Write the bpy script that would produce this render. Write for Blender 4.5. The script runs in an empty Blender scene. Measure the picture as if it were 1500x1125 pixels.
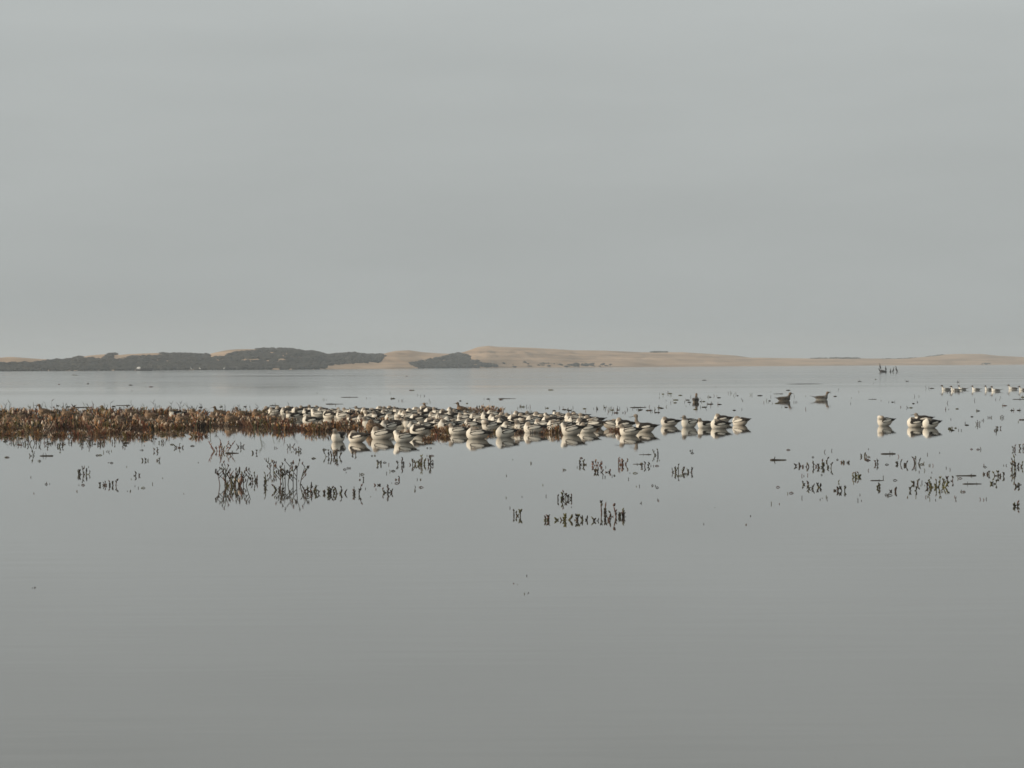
import bpy, bmesh, math, random
import numpy as np
from mathutils import Vector, Matrix, noise as mnoise

# ------------------------------------------------------------------ camera
PW, PH = 1500.0, 1125.0            # the photograph's frame
FPX = 4365.0                       # focal length in photo pixels (about 105 mm equivalent)
CAM_H = 1.2
HORIZON_DY = 27.5                  # the true horizon lies this far above the picture's centre
ROLL = 7.0 / 1500.0
sc = bpy.context.scene
col = bpy.context.collection
pitch = math.atan(HORIZON_DY / FPX)
FW = Vector((0, math.cos(pitch), -math.sin(pitch)))
R0 = Vector((1, 0, 0))
U0 = Vector((0, math.sin(pitch), math.cos(pitch)))
UP = U0 * math.cos(ROLL) + R0 * math.sin(ROLL)
RT = R0 * math.cos(ROLL) - U0 * math.sin(ROLL)
cam_data = bpy.data.cameras.new('camera')
cam = bpy.data.objects.new('camera', cam_data)
col.objects.link(cam)
m = Matrix((RT, UP, -FW)).transposed().to_4x4()
m.translation = Vector((0, 0, CAM_H))
cam.matrix_world = m
cam_data.sensor_width = 36.0
cam_data.lens = 36.0 * FPX / PW
cam_data.clip_start = 0.1
cam_data.clip_end = 20000.0
sc.camera = cam

# ------------------------------------------------------------------ sky
TO_SUN = Vector((-0.92, -0.22, 0.34)).normalized()
SUN_EL = math.asin(TO_SUN.z)
SUN_RO = math.atan2(TO_SUN.x, TO_SUN.y)
world = bpy.data.worlds.new('World')
sc.world = world
world.use_nodes = True
wn, wl = world.node_tree.nodes, world.node_tree.links
wn.clear()
wout = wn.new('ShaderNodeOutputWorld')
wbg = wn.new('ShaderNodeBackground')
wbg.inputs['Strength'].default_value = 0.1
sky = wn.new('ShaderNodeTexSky')
sky.sky_type = 'NISHITA'
sky.sun_disc = False
sky.sun_elevation = SUN_EL
sky.sun_rotation = SUN_RO
sky.air_density = 1.0
sky.dust_density = 4.0
sky.ozone_density = 1.5
hsv = wn.new('ShaderNodeHueSaturation')
hsv.inputs['Saturation'].default_value = 0.25
wl.new(sky.outputs[0], hsv.inputs['Color'])
# high thin overcast veil: almost even grey, a little brighter with height, faint long streaks
wtc = wn.new('ShaderNodeTexCoord')
wsep = wn.new('ShaderNodeSeparateXYZ')
wl.new(wtc.outputs['Generated'], wsep.inputs[0])
wramp = wn.new('ShaderNodeMapRange')
wramp.inputs['From Min'].default_value = 0.0
wramp.inputs['From Max'].default_value = 0.25
wramp.inputs['To Min'].default_value = 0.855
wramp.inputs['To Max'].default_value = 1.14
wl.new(wsep.outputs['Z'], wramp.inputs['Value'])
wmap = wn.new('ShaderNodeMapping')
wmap.inputs['Scale'].default_value = (3.2, 3.2, 17.0)
wl.new(wtc.outputs['Generated'], wmap.inputs['Vector'])
wno = wn.new('ShaderNodeTexNoise')
wno.inputs['Scale'].default_value = 1.6
wno.inputs['Detail'].default_value = 4.0
wl.new(wmap.outputs[0], wno.inputs['Vector'])
wst = wn.new('ShaderNodeMapRange')
wst.inputs['From Min'].default_value = 0.25
wst.inputs['From Max'].default_value = 0.75
wst.inputs['To Min'].default_value = 0.93
wst.inputs['To Max'].default_value = 1.07
wl.new(wno.outputs['Fac'], wst.inputs['Value'])
wmul = wn.new('ShaderNodeMath'); wmul.operation = 'MULTIPLY'
wl.new(wramp.outputs[0], wmul.inputs[0]); wl.new(wst.outputs[0], wmul.inputs[1])
wcol = wn.new('ShaderNodeVectorMath'); wcol.operation = 'SCALE'
wcol.inputs[0].default_value = (4.04, 4.28, 4.23)
wl.new(wmul.outputs[0], wcol.inputs['Scale'])
wmix = wn.new('ShaderNodeMix'); wmix.data_type = 'RGBA'
wmix.inputs['Factor'].default_value = 0.90
wl.new(hsv.outputs[0], wmix.inputs[6]); wl.new(wcol.outputs[0], wmix.inputs[7])
wl.new(wmix.outputs[2], wbg.inputs['Color'])
wl.new(wbg.outputs[0], wout.inputs['Surface'])

# ------------------------------------------------------------------ sun (veiled)
sun_d = bpy.data.lights.new('sun', 'SUN')
sun_d.energy = 3.0
sun_d.angle = math.radians(6)
sun_d.color = (1.0, 0.86, 0.68)
sun = bpy.data.objects.new('sun', sun_d)
sun.rotation_euler = (-TO_SUN).to_track_quat('-Z', 'Y').to_euler()
col.objects.link(sun)

# ------------------------------------------------------------------ exposure and render settings
sc.render.engine = 'CYCLES'
sc.view_settings.view_transform = 'Standard'
sc.view_settings.look = 'None'
sc.view_settings.exposure = 0.24
sc.view_settings.gamma = 1.0
sc.view_settings.use_curve_mapping = False
sc.cycles.use_denoising = True
sc.cycles.max_bounces = 6
sc.cycles.volume_bounces = 2
sc.cycles.filter_width = 1.6

# ------------------------------------------------------------------ helpers
def gp(x, y, z=0.0):
    """the point on the plane z that the photograph shows at pixel (x, y)"""
    d = FW * FPX + RT * (x - PW / 2) - UP * (y - PH / 2)
    k = (z - CAM_H) / d.z
    return Vector((d.x * k, d.y * k, z))

def proj(p):
    v = Vector(p) - Vector((0, 0, CAM_H))
    w = v.dot(FW)
    return PW / 2 + FPX * v.dot(RT) / w, PH / 2 - FPX * v.dot(UP) / w

def tag(o, label=None, cat=None, group=None, kind=None):
    if label: o['label'] = label
    if cat: o['category'] = cat
    if group: o['group'] = group
    if kind: o['kind'] = kind
    return o

def empty(name, loc=(0, 0, 0), rz=0.0, s=1.0):
    o = bpy.data.objects.new(name, None)
    o.empty_display_size = 0.1
    o.location = loc
    o.rotation_euler = (0, 0, rz)
    o.scale = (s, s, s)
    col.objects.link(o)
    return o

def mobj(name, me, parent=None):
    o = bpy.data.objects.new(name, me)
    col.objects.link(o)
    if parent is not None:
        o.parent = parent
        if me.get('pieces', 1) > 1: o['kind'] = 'stuff'
    return o

def make_mesh(name, verts, faces, mat, colors=None, smooth=True):
    me = bpy.data.meshes.new(name)
    me.from_pydata([tuple(v) for v in verts], [], [tuple(f) for f in faces])
    if mat: me.materials.append(mat)
    if colors is not None:
        a = me.color_attributes.new('col', 'FLOAT_COLOR', 'POINT')
        c = np.ones((len(verts), 4), dtype=np.float32)
        c[:, :3] = colors
        a.data.foreach_set('color', c.ravel())
    if smooth:
        me.polygons.foreach_set('use_smooth', [True] * len(me.polygons))
    me.update()
    return me

def nodes_of(mat):
    mat.use_nodes = True
    nt = mat.node_tree
    return nt, nt.nodes, nt.links, nt.nodes['Principled BSDF']

def attr_material(name, rough=0.8, var=0.25, nscale=60.0, sheen=0.0):
    """colour comes from the thing's own markings (attribute) broken up by fine mottling"""
    mat = bpy.data.materials.new(name)
    nt, n, l, b = nodes_of(mat)
    at = n.new('ShaderNodeAttribute'); at.attribute_name = 'col'
    tc = n.new('ShaderNodeTexCoord')
    oi = n.new('ShaderNodeObjectInfo')
    no = n.new('ShaderNodeTexNoise')
    no.inputs['Scale'].default_value = nscale
    no.inputs['Detail'].default_value = 3
    l.new(tc.outputs['Object'], no.inputs['Vector'])
    mr = n.new('ShaderNodeMapRange')
    mr.inputs['From Min'].default_value = 0.3; mr.inputs['From Max'].default_value = 0.7
    mr.inputs['To Min'].default_value = 1 - var; mr.inputs['To Max'].default_value = 1 + var
    l.new(no.outputs['Fac'], mr.inputs['Value'])
    r2 = n.new('ShaderNodeMapRange')
    r2.inputs['To Min'].default_value = 0.85; r2.inputs['To Max'].default_value = 1.08
    l.new(oi.outputs['Random'], r2.inputs['Value'])
    mu = n.new('ShaderNodeMath'); mu.operation = 'MULTIPLY'
    l.new(mr.outputs[0], mu.inputs[0]); l.new(r2.outputs[0], mu.inputs[1])
    sc_ = n.new('ShaderNodeVectorMath'); sc_.operation = 'SCALE'
    l.new(at.outputs['Color'], sc_.inputs[0]); l.new(mu.outputs[0], sc_.inputs['Scale'])
    l.new(sc_.outputs[0], b.inputs['Base Color'])
    b.inputs['Roughness'].default_value = rough
    b.inputs['Specular IOR Level'].default_value = 0.25
    return mat

M_PLUME = attr_material('plumage', 0.85, 0.10, 70)
M_MOTTLE = attr_material('mottled_plumage', 0.85, 0.75, 48)
M_WEED = attr_material('glasswort', 0.7, 0.30, 40)
M_HORN = attr_material('horn', 0.45, 0.08, 80)
M_WOOD = attr_material('wet_wood', 0.6, 0.35, 25)
M_PAINT = attr_material('boat_paint', 0.4, 0.08, 3)

# ------------------------------------------------------------------ water
def build_water():
    mat = bpy.data.materials.new('bay_water')
    nt, n, l, b = nodes_of(mat)
    b.inputs['Base Color'].default_value = (0.083, 0.078, 0.065, 1)
    b.inputs['IOR'].default_value = 1.333
    geo = n.new('ShaderNodeNewGeometry')
    sep = n.new('ShaderNodeSeparateXYZ')
    l.new(geo.outputs['Position'], sep.inputs[0])
    # the sheltered shallows by the weeds are glassy, the open bay beyond carries a light wind ripple
    ro = n.new('ShaderNodeMapRange')
    ro.interpolation_type = 'SMOOTHSTEP'
    ro.inputs['From Min'].default_value = 48.0; ro.inputs['From Max'].default_value = 260.0
    ro.inputs['To Min'].default_value = 0.020; ro.inputs['To Max'].default_value = 0.075
    l.new(sep.outputs['Y'], ro.inputs['Value'])
    mp = n.new('ShaderNodeMapping')
    mp.inputs['Scale'].default_value = (0.02, 0.05, 1.0)
    l.new(geo.outputs['Position'], mp.inputs['Vector'])
    no = n.new('ShaderNodeTexNoise'); no.inputs['Scale'].default_value = 1.0; no.inputs['Detail'].default_value = 4
    l.new(mp.outputs[0], no.inputs['Vector'])
    sl = n.new('ShaderNodeMapRange')
    sl.inputs['From Min'].default_value = 0.35; sl.inputs['From Max'].default_value = 0.65
    sl.inputs['To Min'].default_value = 0.6; sl.inputs['To Max'].default_value = 1.35
    l.new(no.outputs['Fac'], sl.inputs['Value'])
    mu = n.new('ShaderNodeMath'); mu.operation = 'MULTIPLY'
    l.new(ro.outputs[0], mu.inputs[0]); l.new(sl.outputs[0], mu.inputs[1])
    l.new(mu.outputs[0], b.inputs['Roughness'])
    # tiny ripples
    mp2 = n.new('ShaderNodeMapping'); mp2.inputs['Scale'].default_value = (1.1, 2.6, 1.0)
    l.new(geo.outputs['Position'], mp2.inputs['Vector'])
    n2 = n.new('ShaderNodeTexNoise'); n2.inputs['Scale'].default_value = 1.6; n2.inputs['Detail'].default_value = 3
    l.new(mp2.outputs[0], n2.inputs['Vector'])
    # slow, very low undulation of the near water
    mp3 = n.new('ShaderNodeMapping'); mp3.inputs['Scale'].default_value = (0.16, 0.9, 1.0)
    l.new(geo.outputs['Position'], mp3.inputs['Vector'])
    n3 = n.new('ShaderNodeTexNoise'); n3.inputs['Scale'].default_value = 1.0; n3.inputs['Detail'].default_value = 3
    l.new(mp3.outputs[0], n3.inputs['Vector'])
    sw = n.new('ShaderNodeMapRange'); sw.interpolation_type = 'SMOOTHSTEP'
    sw.inputs['From Min'].default_value = 13.0; sw.inputs['From Max'].default_value = 30.0
    sw.inputs['To Min'].default_value = 0.0032; sw.inputs['To Max'].default_value = 0.0
    l.new(sep.outputs['Y'], sw.inputs['Value'])
    b3 = n.new('ShaderNodeBump')
    l.new(n3.outputs['Fac'], b3.inputs['Height']); l.new(sw.outputs[0], b3.inputs['Distance'])
    bp = n.new('ShaderNodeBump')
    l.new(b3.outputs[0], bp.inputs['Normal'])
    bp.inputs['Strength'].default_value = 1.0
    bp.inputs['Distance'].default_value = 0.0005
    l.new(n2.outputs['Fac'], bp.inputs['Height'])
    l.new(bp.outputs[0], b.inputs['Normal'])
    v = [(-3600, -120, 0), (3600, -120, 0), (3600, 4300, 0), (-3600, 4300, 0)]
    o = mobj('water', make_mesh('water', v, [(0, 1, 2, 3)], mat, smooth=False))
    tag(o, 'calm grey bay water reflecting the overcast sky', None, None, 'structure')
build_water()

# ------------------------------------------------------------------ far dunes
SKYLINE = [(-1200, 520), (-700, 514), (-400, 519), (-150, 520), (0, 524), (20, 523), (40, 524.5), (75, 527), (105, 527), (118, 523.5), (130, 521),
    (145, 519.5), (160, 518.5), (175, 520), (205, 518), (230, 517), (245, 520), (265, 519.5), (300, 520.5), (315, 516.5), (335, 512.5),
    (350, 511.5), (372, 511.5), (385, 512.5), (410, 511.5), (430, 513), (445, 516), (460, 515.5), (478, 521), (495, 519.5), (515, 518), (535, 520),
    (555, 521), (566, 517), (580, 514), (600, 513), (620, 516), (650, 518), (670, 518), (685, 514), (700, 508.5), (715, 506.5), (730, 508),
    (780, 509.5), (840, 513), (885, 513.5), (940, 516), (965, 516), (1000, 516), (1050, 519), (1080, 521), (1100, 524), (1120, 524),
    (1150, 524.5), (1185, 525), (1265, 525), (1300, 525.5), (1330, 525), (1355, 523), (1380, 519.5), (1400, 518.5), (1440, 518.5),
    (1460, 521), (1500, 523), (1600, 521), (1800, 516), (2100, 520), (2700, 516)]
def interp(u, tab):
    return float(np.interp(u, [a for a, _ in tab], [b for _, b in tab]))
def shore_dist(u):
    return interp(u, [(-1200, 900), (0, 1010), (450, 1100), (750, 1480), (1100, 1800), (1500, 2200), (2700, 2600)])
def horizon_y(u):
    return PH / 2 - HORIZON_DY - (u - PW / 2) * ROLL
DUNE_DEPTH = 620.0
CREST_T = 0.42
def fbm(x, y, z=0.0, o=4):
    return mnoise.fractal(Vector((x, y, z)), 0.9, 2.0, o)
def dune_point(u, t):
    d = shore_dist(u) + t * DUNE_DEPTH
    dc = shore_dist(u) + CREST_T * DUNE_DEPTH
    crest = (horizon_y(u) - interp(u, SKYLINE)) * dc / FPX + CAM_H
    crest = max(crest, 1.0)
    x = (u - PW / 2) / FPX * d
    if t < CREST_T:
        s = t / CREST_T
        base = s * (1.45 - 0.45 * s) * 0.93 + 0.07 * s * s
        wob = fbm(x * 0.022, d * 0.010, 3.1) * 0.22 + abs(fbm(x * 0.05, d * 0.03, 9.0)) * 0.18 - 0.05
        h = crest * base + max(crest, 7.0) * wob * math.sin(math.pi * s)
        h = min(h, crest * 0.995 * (0.25 + 0.75 * min(1, s * 1.25)) + 0.2)
    else:
        s = (t - CREST_T) / (1 - CREST_T)
        h = crest * (1 - 0.55 * s) + fbm(x * 0.02, d * 0.02, 5.0) * 0.6 * s - 0.5 * s
    if t <= 0.0:
        h = -0.3
    return Vector((x, d, h))

def build_dunes():
    us = list(np.concatenate([np.arange(-1200, -60, 20), np.arange(-60, 1560, 4.0), np.arange(1560, 2700, 20)]))
    ts = list(np.concatenate([np.linspace(0, CREST_T, 40), np.linspace(CREST_T + 0.02, 1.0, 14)]))
    V, F = [], []
    for u in us:
        for t in ts:
            V.append(dune_point(u, t))
    nt_ = len(ts)
    for i in range(len(us) - 1):
        for j in range(nt_ - 1):
            a = i * nt_ + j
            F.append((a, a + nt_, a + nt_ + 1, a + 1))
    mat = bpy.data.materials.new('dune_sand')
    nt, n, l, b = nodes_of(mat)
    geo = n.new('ShaderNodeNewGeometry')
    mp = n.new('ShaderNodeMapping'); mp.inputs['Scale'].default_value = (0.022, 0.010, 0.75)
    l.new(geo.outputs['Position'], mp.inputs['Vector'])
    no = n.new('ShaderNodeTexNoise'); no.inputs['Scale'].default_value = 1.0; no.inputs['Detail'].default_value = 6
    l.new(mp.outputs[0], no.inputs['Vector'])
    cr = n.new('ShaderNodeValToRGB')
    cr.color_ramp.elements[0].position = 0.3; cr.color_ramp.elements[0].color = (0.265, 0.18, 0.115, 1)
    cr.color_ramp.elements[1].position = 0.68; cr.color_ramp.elements[1].color = (0.50, 0.355, 0.24, 1)
    l.new(no.outputs['Fac'], cr.inputs['Fac'])
    l.new(cr.outputs[0], b.inputs['Base Color'])
    b.inputs['Roughness'].default_value = 0.95
    b.inputs['Specular IOR Level'].default_value = 0.1
    o = mobj('sand_dunes', make_mesh('sand_dunes', V, F, mat))
    tag(o, 'low tan sand dunes along the far shore', None, None, 'structure')
build_dunes()

def inside(x, y, poly):
    c = False
    j = len(poly) - 1
    for i in range(len(poly)):
        xi, yi = poly[i]; xj, yj = poly[j]
        if (yi > y) != (yj > y) and x < (xj - xi) * (y - yi) / (yj - yi) + xi:
            c = not c
        j = i
    return c

def leaf_material():
    mat = bpy.data.materials.new('dune_scrub')
    nt, n, l, b = nodes_of(mat)
    geo = n.new('ShaderNodeNewGeometry')
    no = n.new('ShaderNodeTexNoise'); no.inputs['Scale'].default_value = 0.12; no.inputs['Detail'].default_value = 5
    l.new(geo.outputs['Position'], no.inputs['Vector'])
    cr = n.new('ShaderNodeValToRGB')
    cr.color_ramp.elements[0].position = 0.35; cr.color_ramp.elements[0].color = (0.026, 0.025, 0.021, 1)
    cr.color_ramp.elements[1].position = 0.7; cr.color_ramp.elements[1].color = (0.052, 0.048, 0.038, 1)
    l.new(no.outputs['Fac'], cr.inputs['Fac'])
    l.new(cr.outputs[0], b.inputs['Base Color'])
    b.inputs['Roughness'].default_value = 0.9
    b.inputs['Specular IOR Level'].default_value = 0.1
    return mat
M_SCRUB = leaf_material()

def ico(sub, seed):
    bm = bmesh.new()
    bmesh.ops.create_icosphere(bm, subdivisions=sub, radius=1.0)
    for v in bm.verts:
        k = 1 + 0.55 * fbm(v.co.x * 1.3 + seed * 7.1, v.co.y * 1.3, v.co.z * 1.3 + seed) + random.uniform(-0.12, 0.12)
        v.co *= k
        v.co.z *= 0.75
    vs = np.array([v.co[:] for v in bm.verts])
    bm.verts.index_update()
    fs = np.array([[v.index for v in f.verts] for f in bm.faces])
    bm.free()
    return vs, fs

def build_scrub():
    random.seed(4)
    var = [ico(1, i) for i in range(14)]
    HOLES = [[(112, 519), (122, 524.5), (150, 529), (150, 515), (130, 515)], [(162, 526), (168, 530), (192, 524), (190, 515), (172, 515)], [(200, 523.5), (236, 521.5), (240, 513), (200, 513)],
             [(306, 526), (316, 524.5), (336, 519.5), (352, 516.5), (376, 514), (376, 505), (306, 505)], [(-420, 530), (0, 534), (45, 532), (80, 528.5), (108, 528), (108, 510), (-420, 510)]]
    patches = [
        ('evergreen scrub covering the long dark hill at the left of the far shore', 8000, (0.6, 1.25), (-420, 566),
         [(-420, 522), (-150, 524), (0, 533), (40, 531), (75, 528), (105, 526), (118, 523), (132, 521.5), (136, 526), (150, 527), (160, 520), (170, 518), (180, 520), (187, 525),
          (205, 522), (230, 520), (240, 518), (300, 518), (311, 524), (330, 520), (350, 514), (372, 510), (430, 510), (445, 513), (460, 513), (478, 518),
          (495, 516), (515, 515), (535, 517), (557, 519), (565, 524), (555, 531), (520, 532), (480, 535), (472, 540), (440, 543), (0, 546), (-420, 548)], 0.0, 0.46),
        ('dark wedge of scrub on the dune slope left of the highest sand dune', 900, (0.55, 1.3), (592, 732),
         [(600, 533), (630, 527.5), (655, 522.5), (672, 517), (680, 519), (690, 527), (705, 532.5), (728, 534.5), (722, 537), (700, 539), (615, 540), (606, 536)], 0.0, 0.44),
        ('small dark scrub tuft on the dune crest right of the highest dune', 60, (0.5, 1.1), (954, 978), [(954, 514), (979, 514), (979, 517.5), (954, 518)], 0.39, 0.43),
        ('short dark scrub patch on the low dune crest, left one of two', 50, (0.45, 0.9), (1188, 1212), [(1188, 521), (1212, 521), (1212, 526.5), (1188, 526.5)], 0.39, 0.43),
        ('longer dark scrub patch on the low dune crest, right one of two', 90, (0.5, 1.2), (1217, 1260), [(1217, 521), (1260, 521), (1260, 526.5), (1217, 526.5)], 0.39, 0.43),
        ('thin scrub strip on the dune crest behind the perched black birds', 40, (0.3, 0.7), (1290, 1342), [(1290, 522), (1342, 522), (1342, 526.5), (1290, 526.5)], 0.39, 0.43),
        ('scrub strip at the left foot of the far right dune crest', 40, (0.4, 0.8), (1355, 1382), [(1355, 519), (1382, 519), (1382, 525), (1355, 525)], 0.37, 0.43),
        ('low dark scrub dotted along the foot of the highest dune', 70, (0.4, 1.0), (735, 896), [(735, 530), (896, 530), (896, 540), (735, 540)], 0.005, 0.06),
        ('low dark scrub bit on the beach at the far right', 14, (0.5, 1.0), (1438, 1452), [(1438, 526), (1452, 526), (1452, 536), (1438, 536)], 0.005, 0.05),
    ]
    for label, cnt, (r0, r1), (u0, u1), poly, t0, t1 in patches:
        V, F, off, made, tries = [], [], 0, 0, 0
        while made < cnt and tries < 120000:
            tries += 1
            u = random.uniform(u0, u1); t = random.uniform(t0, t1)
            if 'dotted' in label and random.random() > (1.0 if 832 < u < 870 else 0.25):
                continue
            p = dune_point(u, t)
            if not inside(*proj(p), poly):
                continue
            px, py = proj(p)
            if 'long dark' in label and any(inside(px, py, hq) for hq in HOLES):
                continue
            vs, fs = var[random.randrange(len(var))]
            r = random.uniform(r0, r1) * (random.uniform(0.8, 1.15))
            a = random.uniform(0, 6.28)
            ca, sa = math.cos(a), math.sin(a)
            w = random.uniform(1.0, 1.7)
            q = vs * r
            q = np.stack([(q[:, 0] * ca - q[:, 1] * sa) * w, (q[:, 0] * sa + q[:, 1] * ca) * w, q[:, 2]], 1)
            V.append(q + np.array([p.x, p.y, p.z + r * 0.15])); F.append(fs + off); off += len(vs)
            made += 1
        if not V: continue
        me = make_mesh('dune_scrub', np.concatenate(V), np.concatenate(F), M_SCRUB, smooth=False)
        tag(mobj('dune_scrub', me), label, 'scrub', 'scrub on the far dunes', 'stuff')
build_scrub()

# ------------------------------------------------------------------ implicit bodies (continuous skin)
def ell(c, r, ry=0.0, rz=0.0):
    c = np.array(c, float); r = np.array(r, float)
    cy, sy, cz, sz = math.cos(ry), math.sin(ry), math.cos(rz), math.sin(rz)
    Rm = np.array([[cz, -sz, 0], [sz, cz, 0], [0, 0, 1]]) @ np.array([[cy, 0, sy], [0, 1, 0], [-sy, 0, cy]])
    def f(P):
        q = (P - c) @ Rm
        k0 = np.linalg.norm(q / r, axis=-1); k1 = np.linalg.norm(q / (r * r), axis=-1) + 1e-9
        return k0 * (k0 - 1) / k1
    lo = c - r.max(); hi = c + r.max()
    return f, lo, hi
def cone(a, b, ra, rb, flat=1.0):
    a = np.array(a, float); b = np.array(b, float)
    def f(P):
        ab = b - a
        t = np.clip(((P - a) @ ab) / (ab @ ab), 0, 1)
        q = P - (a + t[..., None] * ab)
        if flat != 1.0:
            q = q * np.array([1, 1, 1 / flat])
        return (np.linalg.norm(q, axis=-1) - (ra + (rb - ra) * t)) * min(1.0, flat)
    r = max(ra, rb)
    return f, np.minimum(a, b) - r, np.maximum(a, b) + r

def skin(prims, res, k=0.02, noise_amp=0.0):
    lo = np.min([p[1] for p in prims], 0) - 2.5 * res
    hi = np.max([p[2] for p in prims], 0) + 2.5 * res
    n = np.ceil((hi - lo) / res).astype(int) + 1
    ax = [lo[i] + res * np.arange(n[i]) for i in range(3)]
    P = np.stack(np.meshgrid(*ax, indexing='ij'), -1)
    D = None
    for f, _, _ in prims:
        d = f(P)
        if D is None: D = d
        else:
            h = np.clip(0.5 + 0.5 * (D - d) / k, 0, 1)
            D = D * (1 - h) + d * h - k * h * (1 - h)
    S = D < 0
    nx, ny, nz = np.array(D.shape) - 1
    cnt = np.zeros((nx, ny, nz)); pos = np.zeros((nx, ny, nz, 3))
    corners = [(i, j, k_) for i in (0, 1) for j in (0, 1) for k_ in (0, 1)]
    def sl(A, c): return A[c[0]:c[0] + nx, c[1]:c[1] + ny, c[2]:c[2] + nz]
    for a in corners:
        for b in corners:
            if sum(abs(a[i] - b[i]) for i in range(3)) == 1 and a < b:
                da, db = sl(D, a), sl(D, b)
                cr = (da < 0) != (db < 0)
                t = np.where(cr, da / np.where(cr, da - db, 1), 0)
                pt = np.array(a) + t[..., None] * (np.array(b) - np.array(a))
                pos += pt * cr[..., None]; cnt += cr
    act = cnt > 0
    idx = -np.ones((nx, ny, nz), int)
    idx[act] = np.arange(act.sum())
    ijk = np.argwhere(act)
    V = lo + res * (ijk + pos[act] / cnt[act][:, None])
    F = []
    for d in range(3):
        e1, e2 = (d + 1) % 3, (d + 2) % 3
        s0 = [slice(1, -1)] * 3; s1 = [slice(1, -1)] * 3
        s0[d] = slice(1, -2); s1[d] = slice(2, -1)
        A, B = S[tuple(s0)], S[tuple(s1)]
        for q in np.argwhere(A != B):
            c = q + 1
            w = []
            for o1, o2 in ((-1, -1), (0, -1), (0, 0), (-1, 0)):
                z = c.copy(); z[e1] += o1; z[e2] += o2
                w.append(idx[tuple(z)])
            if min(w) < 0: continue
            F.append(w if S[tuple(c)] else w[::-1])
    return V, F

def tint(V, base):
    return np.tile(np.array(base, float), (len(V), 1))

# ------------------------------------------------------------------ avocets
WHITE = (0.74, 0.69, 0.60); GREYW = (0.25, 0.21, 0.17); BLACK = (0.026, 0.022, 0.019); DKGREY = (0.10, 0.09, 0.08)
def smooth01(x, a, b):
    t = np.clip((x - a) / (b - a), 0, 1)
    return t * t * (3 - 2 * t)

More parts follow.
